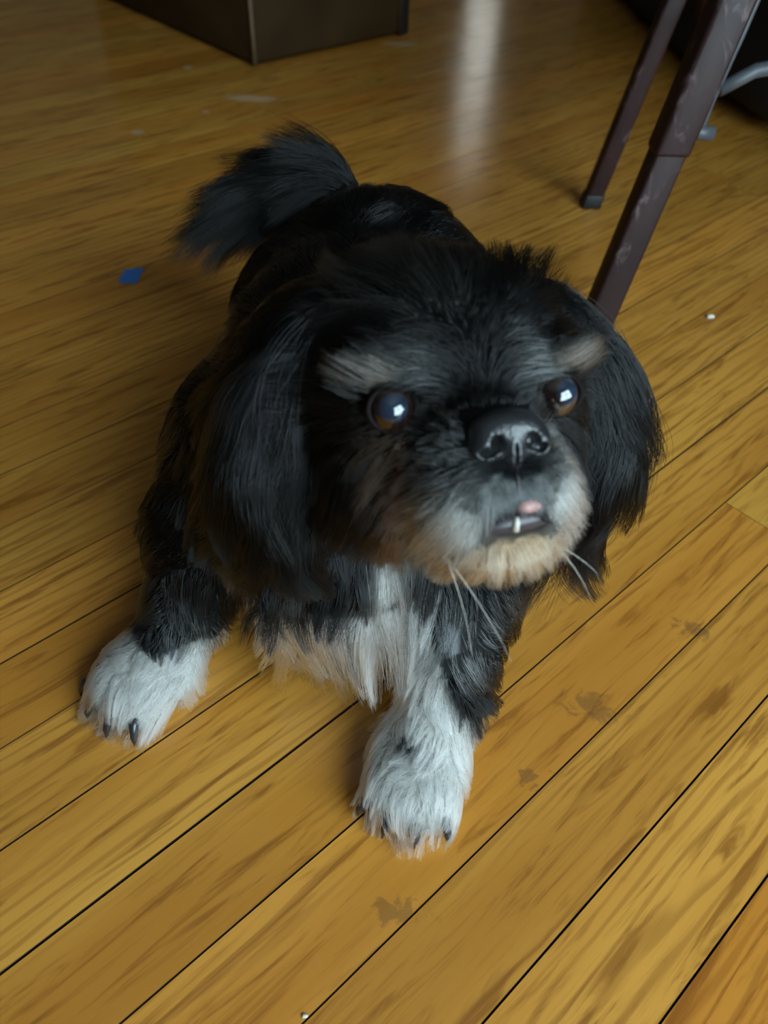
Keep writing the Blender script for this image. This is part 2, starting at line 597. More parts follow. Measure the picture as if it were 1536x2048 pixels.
# ------------------------------------------------------------------ black duffel bag on the floor behind the chair
M['nylon'] = flat_mat('black_nylon', (0.010, 0.010, 0.012), 0.7, 0.3, 0.3, 30)
M['buckle'] = flat_mat('pale_green_plastic', (0.30, 0.40, 0.36), 0.4, 0.5)
M['maroon'] = flat_mat('dark_red_webbing', (0.060, 0.012, 0.014), 0.7, 0.3)
bagp, bagq = Vector((0.550, 1.20, 0)), Vector((0.455, 2.45, 0))
bdir = (bagq - bagp).normalized()
bag = empty('duffel_bag', (bagp + bagq) / 2 + Vector((0.138, 0.01, 0)), math.atan2(bdir.y, bdir.x))
tag(bag, 'soft black duffel bag with a pale buckle lying on the floor behind the chair', 'bag')
bm = bmesh.new()
bmesh.ops.create_cube(bm, size=2.0)
bmesh.ops.subdivide_edges(bm, edges=bm.edges, cuts=11, use_grid_fill=True)
hl, hwid, hh = (bagq - bagp).length / 2, 0.155, 0.135
for v in bm.verts:
    p = v.co.copy()
    q = max(abs(p.x) ** 6 + abs(p.y) ** 6 + abs(p.z) ** 6, 1e-6) ** (1 / 6)
    p = p / q
    wob = 1 + 0.035 * math.sin(9 * p.x + 2) * math.cos(5 * p.z + 3 * p.y) + 0.02 * math.sin(17 * p.x + 6 * p.y)
    sag = 1 - 0.22 * max(p.z, 0) * (0.5 + 0.5 * math.sin(4.2 * p.x + 0.6))
    v.co = Vector((p.x * hl, p.y * hwid * wob, max(hh + p.z * hh * wob * sag, 0.0)))
obj('body', bm, M['nylon'], bag, True)
bm = bmesh.new()
tube(bm, [(-hl * 0.92 + hl * 1.84 * k / 12, 0.01 * math.sin(k), 2 * hh * (0.93 - 0.12 * math.sin(k * 0.55 + 0.3) ** 2) + 0.004) for k in range(13)], 0.005, 6)
obj('zip', bm, M['foot'], bag, True)
for x in (-hl * 0.45, hl * 0.45):
    bm = bmesh.new()
    pr_ = [(x, -math.cos(a) * (hwid + 0.010), hh + math.sin(a) * (hh + 0.012)) for a in np.linspace(-0.9, math.pi + 0.9, 19)]
    for p0, p1 in zip(pr_, pr_[1:]):
        vs_ = [bm.verts.new((q[0] + dx, q[1], max(q[2], 0.002))) for q, dx in ((p0, -0.02), (p0, 0.02), (p1, 0.02), (p1, -0.02))]
        bm.faces.new(vs_)
    bmesh.ops.remove_doubles(bm, verts=bm.verts, dist=1e-4)
    bmesh.ops.solidify(bm, geom=bm.faces[:], thickness=0.003)
    obj('strap', bm, M['maroon'] if x < 0 else M['nylon'], bag, True)
bm = bmesh.new()
add_box(bm, (-hl - 0.030, 0.090, 0.004), (-hl + 0.004, 0.122, 0.018), bevel=0.003)
o = obj('buckle', bm, M['buckle'], bag, True); o['label'] = 'pale plastic buckle'

# ------------------------------------------------------------------ small things lying on the floor
def tape_material():
    M_ = Mat('blue_masking_tape')
    tc = M_.n('ShaderNodeTexCoord')
    f = M_.noise(tc.outputs['Object'], 500, 3)
    M_.l(M_.ramp(f, [(0.3, (0.040, 0.14, 0.42)), (0.7, (0.060, 0.19, 0.54))]), M_.b.inputs['Base Color'])
    M_.set(Roughness=0.7, Specular_IOR_Level=0.12)
    return M_.m


M['tape'] = tape_material()
bm = bmesh.new()
c4 = [Vector((-0.3016, 0.7315, 0)), Vector((-0.2814, 0.7313, 0)), Vector((-0.2815, 0.7638, 0)), Vector((-0.3017, 0.7596, 0))]
cen = sum(c4, Vector()) / 4
NX, NY = 8, 8
lay = []
for z_off in (0.0, 0.0005):
    gv = {}
    for i in range(NX + 1):
        for j in range(NY + 1):
            u, v = i / NX, j / NY
            p = (c4[0] * (1 - u) + c4[1] * u) * (1 - v) + (c4[3] * (1 - u) + c4[2] * u) * v - cen
            jag = 0.0006 * math.sin(21.0 * v + 1) if i in (0, NX) else 0
            gv[i, j] = bm.verts.new((p.x + jag, p.y, 0.0004 + z_off + 0.003 * max(0, v + u - 1.35) ** 2))
    lay.append(gv)
for gv in lay:
    for i in range(NX):
        for j in range(NY):
            bm.faces.new((gv[i, j], gv[i + 1, j], gv[i + 1, j + 1], gv[i, j + 1]))
rim = [(i, 0) for i in range(NX)] + [(NX, j) for j in range(NY)] + [(i, NY) for i in range(NX, 0, -1)] + [(0, j) for j in range(NY, 0, -1)]
for p, q in zip(rim, rim[1:] + rim[:1]):
    bm.faces.new((lay[0][p], lay[0][q], lay[1][q], lay[1][p]))
tape = obj('tape_scrap', bm, M['tape'])
tape.location = cen
tag(tape, 'small torn scrap of blue masking tape lying on the boards', 'tape')

M['crumb'] = flat_mat('pale_crumb', (0.62, 0.58, 0.50), 0.7, 0.3)
for x, y, r_, lb in ((0.3409, 0.7215, 0.0042, 'tiny white crumb on the boards beyond the dog, near the chair leg'),
                     (-0.026, 0.0711, 0.0014, 'tiny white crumb in a floor joint in front of the dog, nearest the camera')):
    bm = bmesh.new()
    bmesh.ops.create_icosphere(bm, subdivisions=2, radius=r_)
    for v in bm.verts:
        k = 1 + 0.25 * math.sin(v.co.x / r_ * 3 + 1) * math.cos(v.co.y / r_ * 4)
        v.co = Vector((v.co.x * k * 1.2, v.co.y * k * 0.8, max(v.co.z * 0.5 * k, -r_ * 0.3)))
    o = obj('crumb', bm, M['crumb'], None, True)
    o.location = (x, y, r_ * 0.3)
    tag(o, lb, 'crumb', 'crumbs on the floor')


# ------------------------------------------------------------------ the dog
HB = np.array([0.0234, 0.2581, 0.2277])             # middle of the head
HS = 1.045


def head_axes(yaw, pit, roll):
    F = np.array([math.sin(yaw) * math.cos(pit), -math.cos(yaw) * math.cos(pit), math.sin(pit)])
    U = np.array([0, 0, 1.0]) - F * F[2]
    U /= np.linalg.norm(U)
    L = np.cross(U, F)
    c, s = math.cos(roll), math.sin(roll)
    return np.array([c * L + s * U, F, c * U - s * L])


HA = head_axes(0.2796, 0.6957, -0.0384)              # rows: dog's left, forward, up


def hw(l, f, u):
    return HB + HS * (np.array([l, f, u]) @ HA)


def hloc(P):
    return ((P - HB) / HS) @ HA.T


# primitives of the body's shape: (group, kind, data)
PR = []


def ell(g, c, r, axes=None):
    PR.append((g, 'e', np.array(c, float), np.array(r, float), np.eye(3) if axes is None else axes))


def hell(g, c, r):
    ell(g, hw(*c), np.array(r) * HS, HA)


def cap(g, pts, rad):
    for (a, b, ra, rb) in zip(pts, pts[1:], rad, rad[1:]):
        PR.append((g, 'c', np.array(a, float), np.array(b, float), ra, rb))


# trunk
ell('body', (-0.030, 0.335, 0.130), (0.080, 0.085, 0.085))
ell('body', (-0.024, 0.425, 0.128), (0.088, 0.110, 0.076))
ell('body', (-0.012, 0.510, 0.130), (0.080, 0.075, 0.076))
cap('body', [(-0.022, 0.345, 0.165), (0.012, 0.290, 0.200)], [0.066, 0.058])
ell('bib', (-0.020, 0.272, 0.098), (0.052, 0.042, 0.055))
ell('body', (-0.074, 0.365, 0.120), (0.045, 0.065, 0.060))
# forelegs
cap('leg', [(-0.086, 0.342, 0.130), (-0.108, 0.312, 0.080), (-0.122, 0.280, 0.040)], [0.044, 0.036, 0.023])
cap('paw', [(-0.122, 0.280, 0.038), (-0.136, 0.258, 0.020)], [0.022, 0.019])
ell('paw', (-0.141, 0.248, 0.017), (0.029, 0.028, 0.017))
cap('leg', [(0.030, 0.320, 0.120), (0.052, 0.285, 0.085), (0.046, 0.242, 0.055)], [0.044, 0.034, 0.023])
cap('paw', [(0.046, 0.242, 0.055), (0.035, 0.213, 0.030)], [0.022, 0.020])
ell('paw', (0.028, 0.197, 0.017), (0.027, 0.031, 0.017))
for cx, cy in ((-0.141, 0.248), (0.028, 0.197)):     # toes
    for k in range(4):
        t_ = (k - 1.5) / 1.5
        ang = math.atan2(-1, -0.75 if cx < 0 else -0.25) + t_ * 0.62
        ell('paw', (cx + 0.026 * math.cos(ang), cy + 0.026 * math.sin(ang), 0.011), (0.0095, 0.0095, 0.0105))
# hind legs
for s, x in ((-1, -0.080), (1, 0.045)):
    ell('leg', (x, 0.515, 0.105), (0.042, 0.058, 0.060))
    cap('leg', [(x + s * 0.008, 0.500, 0.075), (x + s * 0.012, 0.560, 0.052), (x + s * 0.012, 0.535, 0.020)], [0.034, 0.021, 0.018])
    ell('paw', (x + s * 0.012, 0.522, 0.015), (0.022, 0.034, 0.015))
# tail, curled up and over to one side
TAILP = [(-0.040, 0.565, 0.160), (-0.058, 0.588, 0.176), (-0.086, 0.594, 0.177), (-0.112, 0.584, 0.168), (-0.132, 0.570, 0.156)]
cap('tail', TAILP, [0.022, 0.018, 0.015, 0.012, 0.008])
# head
hell('skull', (0, -0.004, 0.012), (0.054, 0.050, 0.048))
hell('skull', (-0.028, 0.010, -0.022), (0.025, 0.026, 0.030))
hell('skull', (0.026, 0.008, -0.022), (0.023, 0.026, 0.030))
hell('brow', (-0.032, 0.035, 0.0120), (0.012, 0.009, 0.0050))
hell('brow', (0.032, 0.035, 0.0120), (0.012, 0.009, 0.0050))
hell('muzzle', (0, 0.036, -0.014), (0.019, 0.030, 0.017))
hell('muzzle', (-0.012, 0.044, -0.031), (0.018, 0.026, 0.018))
hell('muzzle', (0.0125, 0.044, -0.031), (0.0175, 0.026, 0.018))
hell('chin', (0.002, 0.040, -0.050), (0.022, 0.024, 0.011))
# hanging ears
EAR_R = [hw(-0.046, -0.006, 0.036), np.array((-0.043, 0.258, 0.232)), np.array((-0.054, 0.243, 0.200)), np.array((-0.046, 0.230, 0.172))]
EAR_L = [hw(0.046, -0.004, 0.034), np.array((0.090, 0.284, 0.230)), np.array((0.098, 0.268, 0.198)), np.array((0.091, 0.254, 0.174))]
cap('ear_r', EAR_R, [0.016, 0.018, 0.022, 0.018])
cap('ear_l', EAR_L, [0.016, 0.015, 0.017, 0.015])

GROUPS = ['body', 'bib', 'leg', 'paw', 'tail', 'skull', 'brow', 'muzzle', 'chin', 'ear_r', 'ear_l']


def prim_dist(pr, P):
    if pr[1] == 'e':
        q = ((P - pr[2]) @ pr[4].T) / pr[3]
        k0 = np.sqrt((q * q).sum(-1)) + 1e-9
        k1 = np.sqrt(((q / pr[3]) ** 2).sum(-1)) + 1e-9
        return k0 * (k0 - 1.0) / k1
    a, b, ra, rb = pr[2:]
    ab = b - a
    t = np.clip(((P - a) @ ab) / (ab @ ab), 0, 1)
    d = P - a - t[..., None] * ab
    return np.sqrt((d * d).sum(-1)) - (ra + (rb - ra) * t)


SOFT = 0.010
VX = 0.003
LO = np.array([-0.21, 0.12, -0.012]); HI = np.array([0.16, 0.66, 0.33])
DIM = np.ceil((HI - LO) / VX).astype(int)


def build_sdf(prims, lo, dim, vx, soft):
    gx = [lo[i] + vx * np.arange(dim[i]) for i in range(3)]
    P = np.stack(np.meshgrid(*gx, indexing='ij'), -1).astype(np.float32)
    acc = np.zeros(P.shape[:3], np.float32)
    for pr in prims:
        d = prim_dist(pr, P)
        acc += np.exp(np.clip(-d / soft, -40, 40)).astype(np.float32)
    return (-soft * np.log(np.maximum(acc, 1e-17))).astype(np.float32)


SDF = build_sdf(PR, LO, DIM, VX, SOFT * 0.55)
zz = LO[2] + VX * np.arange(DIM[2])
SDF = np.maximum(SDF, (0.0012 - zz)[None, None, :].astype(np.float32))   # soles flat on the floor
for sx in (-1, 1):                                    # eye sockets
    gx = [LO[i] + VX * np.arange(DIM[i]) for i in range(3)]
    PP = np.stack(np.meshgrid(*gx, indexing='ij'), -1)
    SDF = np.maximum(SDF, 0.0095 - np.sqrt(((PP - hw(sx * 0.031, 0.046, 0.0)) ** 2).sum(-1))).astype(np.float32)
GR = np.stack(np.gradient(SDF, VX), -1)


def sample(F, P):
    q = (P - LO) / VX
    q = np.clip(q, 0, DIM - 1.001)
    i = q.astype(int); f = q - i
    out = 0
    for dx in (0, 1):
        for dy in (0, 1):
            for dz in (0, 1):
                w = (f[..., 0] if dx else 1 - f[..., 0]) * (f[..., 1] if dy else 1 - f[..., 1]) * (f[..., 2] if dz else 1 - f[..., 2])
                v = F[i[..., 0] + dx, i[..., 1] + dy, i[..., 2] + dz]
                out = out + (w[..., None] * v if v.ndim > w.ndim else w * v)
    return out


def norm(v):
    return v / (np.sqrt((v * v).sum(-1, keepdims=True)) + 1e-9)


def iso_mesh(name, arr, lo, vx):
    g = openvdb.FloatGrid()
    g.background = 1.0
    g.copyFromArray(arr)
    pts, quads = g.convertToQuads(0.0)
    pts = pts * vx + lo
    me = bpy.data.meshes.new(name)
    me.from_pydata(pts.tolist(), [], quads[:, ::-1].tolist())
    me.update()
    return me, pts, quads


dog = empty('dog', (0, 0, 0))
tag(dog, 'long-haired black dog with grizzled muzzle, white bib and white forepaws on the floorboards', 'dog')


def vary(M_, base, amount, scale):
    tc = M_.n('ShaderNodeTexCoord')
    f = M_.noise(tc.outputs['Object'], scale, 4)
    M_.l(M_.ramp(f, [(0.3, tuple(x * (1 - amount) for x in base)), (0.7, tuple(x * (1 + amount) for x in base))]), M_.b.inputs['Base Color'])


def skin_material():
    """undercoat colour carried on the body mesh per vertex"""
    M_ = Mat('dog_undercoat')
    at = M_.n('ShaderNodeAttribute', attribute_name='tone')
    M_.l(at.outputs['Color'], M_.b.inputs['Base Color'])
    M_.set(Roughness=0.8, Specular_IOR_Level=0.1)
    return M_.m


def hair_material():
    M_ = Mat('dog_hair')
    t = M_.t
    t.nodes.remove(M_.b)
    hb = M_.n('ShaderNodeBsdfHairPrincipled')
    hb.model = 'CHIANG'
    hb.parametrization = 'COLOR'
    at = M_.n('ShaderNodeAttribute', attribute_name='tone')
    M_.l(at.outputs['Color'], hb.inputs['Color'])
    hb.inputs['Roughness'].default_value = 0.24
    hb.inputs['Radial Roughness'].default_value = 0.45
    hb.inputs['Coat'].default_value = 0.0
    hb.inputs['IOR'].default_value = 1.36
    hb.inputs['Random Roughness'].default_value = 0.2
    M_.l(hb.outputs[0], t.nodes['Material Output'].inputs['Surface'])
    return M_.m


M['hair'] = hair_material()
M['skin'] = skin_material()

BLACK = np.array([0.0014, 0.0015, 0.0018])
BROWNBLK = np.array([0.020, 0.013, 0.010])
WHITE = np.array([0.80, 0.79, 0.75])
GREY = np.array([0.24, 0.26, 0.26])
TAN = np.array([0.42, 0.22, 0.10])
CREAM = np.array([0.72, 0.52, 0.33])
BROWN = np.array([0.16, 0.075, 0.035])


def ss(x, a, b):
    t = np.clip((x - a) / (b - a), 0, 1)
    return t * t * (3 - 2 * t)


def gauss(P, c, r):
    return np.exp(-(((P - np.array(c)) / np.array(r)) ** 2).sum(-1))


def groups_of(P):
    best = np.full(len(P), 1e9); g = np.zeros(len(P), int)
    for pr in PR:
        d = prim_dist(pr, P)
        k = d < best
        best[k] = d[k]; g[k] = GROUPS.index(pr[0])
    return g


def tone_of(P, g, jitter):
    """coat colour by place: the dog's own markings"""
    n = len(P)
    c = np.tile(BLACK, (n, 1))
    H = hloc(P)
    l, f, u = H.T
    al = np.abs(l)

    def put(w, col, amt=1.0):
        nonlocal c
        w = np.clip(w * amt, 0, 1)
        k = (jitter < w).astype(float) * 0.75 + w * 0.25          # single hairs switch: grizzled edges
        c = c * (1 - k[:, None]) + col * k[:, None]
    G = lambda s: g == GROUPS.index(s)
    head = np.isin(g, [GROUPS.index(s) for s in ('skull', 'brow', 'muzzle', 'chin')])
    # muzzle: dark on top, grey round the nose, white moustache, cream chin
    put(np.where(head, gauss(H, (0.002, 0.064, -0.032), (0.026, 0.022, 0.016)), 0), GREY, 0.70)
    put(np.where(head, gauss(H, (-0.017, 0.058, -0.041), (0.012, 0.020, 0.013)) + gauss(H, (0.021, 0.058, -0.036), (0.011, 0.020, 0.013)), 0), WHITE, 0.85)
    put(np.where(head, gauss(H, (-0.030, 0.030, -0.026), (0.005, 0.022, 0.018)), 0), BROWN, 1.0)
    put(np.where(head, gauss(H, (-0.024, 0.036, -0.061), (0.012, 0.022, 0.0055)) + gauss(H, (0.022, 0.040, -0.052), (0.009, 0.026, 0.007)), 0), TAN, 1.0)
    put(np.where(head, gauss(H, (0.003, 0.068, -0.0225), (0.012, 0.02, 0.0055)), 0), BLACK, 0.9)
    put(np.where(head, gauss(H, (0.003, 0.066, -0.0415), (0.014, 0.016, 0.0045)), 0), np.array([0.02, 0.015, 0.02]), 1.3)
    put(np.where(head, gauss(H, (0.003, 0.058, -0.054), (0.017, 0.022, 0.007)), 0), CREAM, 1.5)
    # eyebrows and grey hairs between the eyes
    for s in (-1, 1):
        put(np.where(head, gauss(H, (s * 0.035, 0.042, 0.0118), (0.0075, 0.020, 0.0028)), 0), np.array([0.34, 0.29, 0.24]), 1.0)
        put(np.where(head, gauss(H, (s * 0.015, 0.045, 0.013), (0.005, 0.016, 0.008)), 0), GREY, 0.30)
    put(np.where(head, gauss(H, (-0.012, 0.030, 0.040), (0.018, 0.022, 0.007)), 0), GREY, 0.30)  # blue-grey sheen of the forehead, painted into the hair colour
    # bib
    bibw = ss(-P[:, 2], -0.112, -0.098) * ss(P[:, 0], -0.092, -0.078) * ss(-P[:, 0], -0.040, -0.026) * ss(-P[:, 1], -0.30, -0.27) * np.where(G('bib') | G('body'), 1, 0)
    put(bibw, np.array([0.88, 0.88, 0.87]), 1.1)
    put(gauss(P, (0.004, 0.225, 0.125), (0.009, 0.03, 0.022)) * np.where(G('bib') | G('body'), 1, 0), WHITE, 1.0)
    # legs: white feet, black-grey wrist on one side
    pw = np.where(G('paw') & (P[:, 0] < -0.07) & (P[:, 1] < 0.40), ss(-P[:, 2], -0.042, -0.034), 0)
    pw = np.maximum(pw, np.where((G('paw') | G('leg')) & (P[:, 0] > -0.02) & (P[:, 1] < 0.262), ss(-(P[:, 2] + 1.5 * (P[:, 0] - 0.042)), -0.066, -0.052), 0))
    pw = np.maximum(pw, np.where(G('paw') & (P[:, 1] > 0.40), 0.8, 0))
    put(pw, WHITE, 1.2)
    put(gauss(P, (0.020, 0.196, 0.034), (0.008, 0.007, 0.008)) * G('paw'), np.array([0.03, 0.03, 0.035]), 1.0)
    put(np.where(G('leg') & (P[:, 1] < 0.33), 0.05, 0), GREY)
    put(gauss(P, (0.040, 0.235, 0.082), (0.018, 0.03, 0.022)) * np.where(G('leg') | G('bib') | G('body'), 1, 0), np.array([0.40, 0.42, 0.43]), 0.55)
    put(gauss(P, (-0.122, 0.272, 0.046), (0.025, 0.03, 0.012)) * G('leg'), GREY, 0.30)
    return c * (0.85 + 0.3 * rng.random((n, 1)))


me, BP, BQ = iso_mesh('body', SDF, LO, VX)
g_v = groups_of(BP)
tv = tone_of(BP, g_v, np.full(len(BP), 0.5)) * 0.4
ca = me.attributes.new('tone', 'FLOAT_COLOR', 'POINT')
ca.data.foreach_set('color', np.concatenate([tv, np.ones((len(tv), 1))], 1).astype(np.float32).ravel())
body = link_mesh('body', me, M['skin'], dog, True)


def seeds(n_per_m2_by_group):
    """random points over the body's skin, denser where the group asks for it"""
    Q = BP[BQ]
    e1 = Q[:, 2] - Q[:, 0]; e2 = Q[:, 3] - Q[:, 1]
    area = 0.5 * np.linalg.norm(np.cross(e1, e2), axis=1)
    gq = groups_of(Q.mean(1))
    dens = np.array([n_per_m2_by_group[s] for s in GROUPS])[gq]
    cnt = rng.poisson(area * dens)
    idx = np.repeat(np.arange(len(Q)), cnt)
    a, b = rng.random((2, len(idx), 1))
    q = Q[idx]
    P = (q[:, 0] * (1 - a) + q[:, 1] * a) * (1 - b) + (q[:, 3] * (1 - a) + q[:, 2] * a) * b
    return P


DENS = dict(body=260e3, bib=330e3, leg=300e3, paw=700e3, tail=650e3, skull=650e3, brow=900e3, muzzle=1100e3, chin=1000e3, ear_r=650e3, ear_l=650e3)
RP = seeds(DENS)
RG = groups_of(RP)
RN = norm(sample(GR, RP))
# no hair where the eyes and the nose sit
RH = hloc(RP)
keep = np.ones(len(RP), bool)
for s in (-1, 1):
    keep &= np.sqrt(((RH - np.array([s * 0.031, 0.046, 0.0])) ** 2).sum(-1)) > 0.0098
keep &= ~((np.abs(RH[:, 0] - 0.0025) < 0.0135) & (RH[:, 1] > 0.052) & (RH[:, 2] > -0.0195) & (RH[:, 2] < -0.003))
keep &= RP[:, 2] > 0.003
keep &= ~((np.abs(RH[:, 0] - 0.003) < 0.014) & (RH[:, 1] > 0.045) & (RH[:, 2] > -0.0455) & (RH[:, 2] < -0.0375))
CLAW = []
for cx, cy, base in ((-0.141, 0.248, math.atan2(-1, -0.75)), (0.028, 0.197, math.atan2(-1, -0.25))):
    for k in range(4):
        ang = base + (k - 1.5) / 1.5 * 0.62
        CLAW.append((cx + 0.034 * math.cos(ang), cy + 0.034 * math.sin(ang), 0.016))
for c in CLAW:
    keep &= np.sqrt(((RP - np.array(c)) ** 2).sum(-1)) > 0.0072
RP, RG, RN, RH = RP[keep], RG[keep], RN[keep], RH[keep]
NS = len(RP)
JIT = rng.random(NS)


def groom(P, N, g, H):
    """hair direction, length, lift and droop per root"""
    n = len(P)
    D = np.zeros((n, 3)); Lh = np.full(n, 0.02); lift = np.full(n, 0.35); grav = np.full(n, 0.25)
    l, f, u = H.T
    G = lambda *s: np.isin(g, [GROUPS.index(x) for x in s])

    def setp(k, d, ln, li, gr):
        D[k] = d[k] if getattr(d, 'ndim', 1) == 2 else d
        Lh[k] = ln[k] if isinstance(ln, np.ndarray) else ln
        lift[k] = li; grav[k] = gr
    side = np.sign(P[:, 0] + 0.03)
    # trunk: back along the body, down the flanks
    d = np.stack([side * 0.25, 0.75 + 0 * l, -0.55 + 0 * l], 1)
    setp(G('body'), d, 0.026 + 0.012 * ss(0.14 - P[:, 2], 0, 0.08), 0.30, 0.30)
    front = G('body', 'bib') & (P[:, 1] < 0.31)
    d = np.stack([0.15 * (P[:, 0] + 0.02) / 0.05, -0.25 + 0 * l, -1 + 0 * l], 1)
    setp(front, d, 0.032 + 0.028 * ss(-P[:, 2], -0.12, -0.085), 0.25, 0.5)
    d = np.stack([side * 0.22, 0.15 + 0 * l, -1 + 0 * l], 1)
    setp(G('leg'), d, 0.020, 0.35, 0.4)
    cxy = np.where(P[:, :1] < -0.07, np.array([[-0.131, 0.263]]), np.array([[0.034, 0.218]]))
    out = P[:, :2] - cxy
    d = np.concatenate([out * 18, np.full((n, 1), -0.45)], 1) + np.array([-0.1, -0.45, 0])
    setp(G('paw'), d, 0.0095 + 0.0085 * ss(np.sqrt(((P[:, :2] - (cxy + np.where(P[:, :1] < -0.07, np.array([[-0.010, -0.015]]), np.array([[-0.007, -0.021]])))) ** 2).sum(-1)), 0.012, 0.028), 0.28, 0.25)
    # tail plume: out along the tail, falling to the side
    d = np.tile(np.array([-0.85, -0.02, -0.22]), (n, 1)) + 0.5 * N
    setp(G('tail'), d, 0.056, 0.35, 0.35)
    Lw, Fw, Uw = HA
    cw = lambda a, b, c: a[:, None] * Lw + b[:, None] * Fw + c[:, None] * Uw
    o = np.ones(n)
    # skull: back over the crown and out to the sides
    d = cw(np.clip(l / 0.03, -1, 1) * 0.9, -0.65 * o, 0.25 * o - 1.1 * ss(-u, -0.01, 0.03))
    setp(G('skull'), d, 0.022 + 0.006 * ss(u, 0.03, 0.06), 0.30, 0.25)
    tuft = G('skull') & (u > 0.040) & (f < 0.03)
    d2 = cw(0.5 * np.clip(l / 0.02, -1, 1), -0.5 * o, 0.7 * o)
    setp(tuft, d2, 0.024, 0.45, 0.25)
    cheek = G('skull') & (u < -0.012)
    d = cw(np.sign(l) * 0.45, -0.35 * o, -0.9 * o)
    setp(cheek, d, 0.022, 0.28, 0.3)
    # brows: up and outward
    d = cw(np.sign(l) * 0.75, 0.15 * o, 0.30 * o)
    setp(G('brow'), d, 0.013, 0.35, 0.15)
    # muzzle: away from the nose, down over the lips
    d = cw(l / 0.016, -0.25 * o, (u + 0.016) / 0.022 - 0.25)
    setp(G('muzzle'), d, 0.0035 + 0.010 * ss(-u, 0.012, 0.040) * ss(np.abs(l - 0.003), 0.006, 0.016), 0.28, 0.2)
    bridge = G('muzzle') & (u > -0.010)
    d = cw(np.clip(l / 0.012, -1, 1) * 0.8, -0.3 * o, 0.6 * o)
    setp(bridge, d, 0.007, 0.35, 0.0)
    d = cw(l / 0.03, -0.1 * o, -0.9 * o)
    setp(G('chin'), d, 0.010, 0.25, 0.3)
    # ears: long fringes hanging straight down
    for s, name in ((-1, 'ear_r'), (1, 'ear_l')):
        d = np.stack([(0.10 if s < 0 else -0.03) * s * o, -0.10 * o, -1.0 * o], 1)
        setp(G(name), d, 0.050 + 0.022 * ss(P[:, 2], 0.205, 0.24) + (0.006 if s > 0 else 0.004), 0.16 if s < 0 else 0.10, 0.45 if s < 0 else 0.6)
    return norm(D), Lh, lift, grav


KS = 7                                               # points per hair


def grow(P, N, D, Lh, lift, grav, curl):
    n = len(P)
    pts = np.zeros((n, KS, 3)); pts[:, 0] = P - N * 0.0015
    p = pts[:, 0].copy()
    tang = norm(D - N * (D * N).sum(-1, keepdims=True))
    step = (Lh / (KS - 1))[:, None]
    for k in range(1, KS):
        t = k / (KS - 1)
        li = (lift * (1 - 0.75 * t))[:, None]
        base = norm(tang * (1 - t * 0.7) + D * (t * 0.7 + 0.05))
        d = norm(base * (1 - li) + N * li + np.array([0, 0, -1.0]) * (grav * t)[:, None] + curl * (0.22 * t))
        p = p + d * step
        sd = sample(SDF, p)
        gr = norm(sample(GR, p))
        push = np.maximum(0.0010 + 0.002 * t - sd, 0) * (sd > -0.02)
        p = p + gr * np.minimum(push, 0.004)[:, None]
        p[:, 2] = np.maximum(p[:, 2], 0.0012)
        pts[:, k] = p
    return pts


D_, LN, LI, GV = groom(RP, RN, RG, RH)
LN = LN * (0.70 + 0.5 * rng.random(NS))
LI = LI * (0.7 + 0.6 * rng.random(NS))
# slow waves so that neighbouring hairs share a bend
ph = np.sin(RP @ np.array([[130, 60, 95], [70, -120, 60], [-90, 80, 110]]).T + np.array([0.3, 1.7, 4.0]))
ph2 = np.sin(RP @ np.array([[55, 30, 70], [40, -60, 45], [-50, 35, 60]]).T + np.array([0.9, 2.2, 5.0]))
isear = np.isin(RG, [GROUPS.index('ear_r'), GROUPS.index('ear_l'), GROUPS.index('bib'), GROUPS.index('paw')])
CURL = ph + np.where(isear, 1.0, 0.0)[:, None] * ph2 * 1.3 + 0.9 * (rng.random((NS, 3)) * 2 - 1)
D_ = norm(D_ + 0.10 * ph + 0.06 * rng.normal(size=(NS, 3)))
HAIR = grow(RP, RN, D_, LN, LI, GV, CURL)
# locks: every hair leans towards the tip of a nearby leader hair
lead = rng.choice(NS, NS // 26, replace=False)
kd = KDTree(len(lead))
for i, j in enumerate(lead): kd.insert(RP[j], i)
kd.balance()
near = np.array([kd.find(p)[1] for p in RP])
lj = lead[near]
same = (RG[lj] == RG)
clump_amt = {'paw': 0.72, 'bib': 0.72, 'ear_r': 0.70, 'ear_l': 0.70, 'tail': 0.6, 'body': 0.55, 'leg': 0.6, 'skull': 0.5, 'brow': 0.35, 'muzzle': 0.5, 'chin': 0.5}
ca_ = np.array([clump_amt[s] for s in GROUPS])[RG] * same
t_ = (np.arange(KS) / (KS - 1)) ** 1.3
w_ = (ca_[:, None] * t_[None, :])[..., None] * (0.75 + 0.35 * rng.random((NS, 1, 1)))
w_ = np.clip(w_, 0, 0.95)
HAIR = HAIR * (1 - w_) + HAIR[lj] * w_
# broader locks on the ears, bib, paws and tail
lead2 = rng.choice(NS, NS // 170, replace=False)
kd = KDTree(len(lead2))
for i, j in enumerate(lead2): kd.insert(RP[j], i)
kd.balance()
lj2 = lead2[np.array([kd.find(p)[1] for p in RP])]
amt2 = {'paw': 0.55, 'bib': 0.65, 'ear_r': 0.72, 'ear_l': 0.72, 'tail': 0.2, 'body': 0.4, 'leg': 0.5, 'skull': 0.35}
w2 = np.array([amt2.get(s, 0.0) for s in GROUPS])[RG] * (RG[lj2] == RG)
w_ = np.clip((w2[:, None] * (np.arange(KS) / (KS - 1))[None, :] ** 1.1)[..., None] * (0.6 + 0.5 * rng.random((NS, 1, 1))), 0, 0.9)
HAIR = HAIR * (1 - w_) + HAIR[lj2] * w_
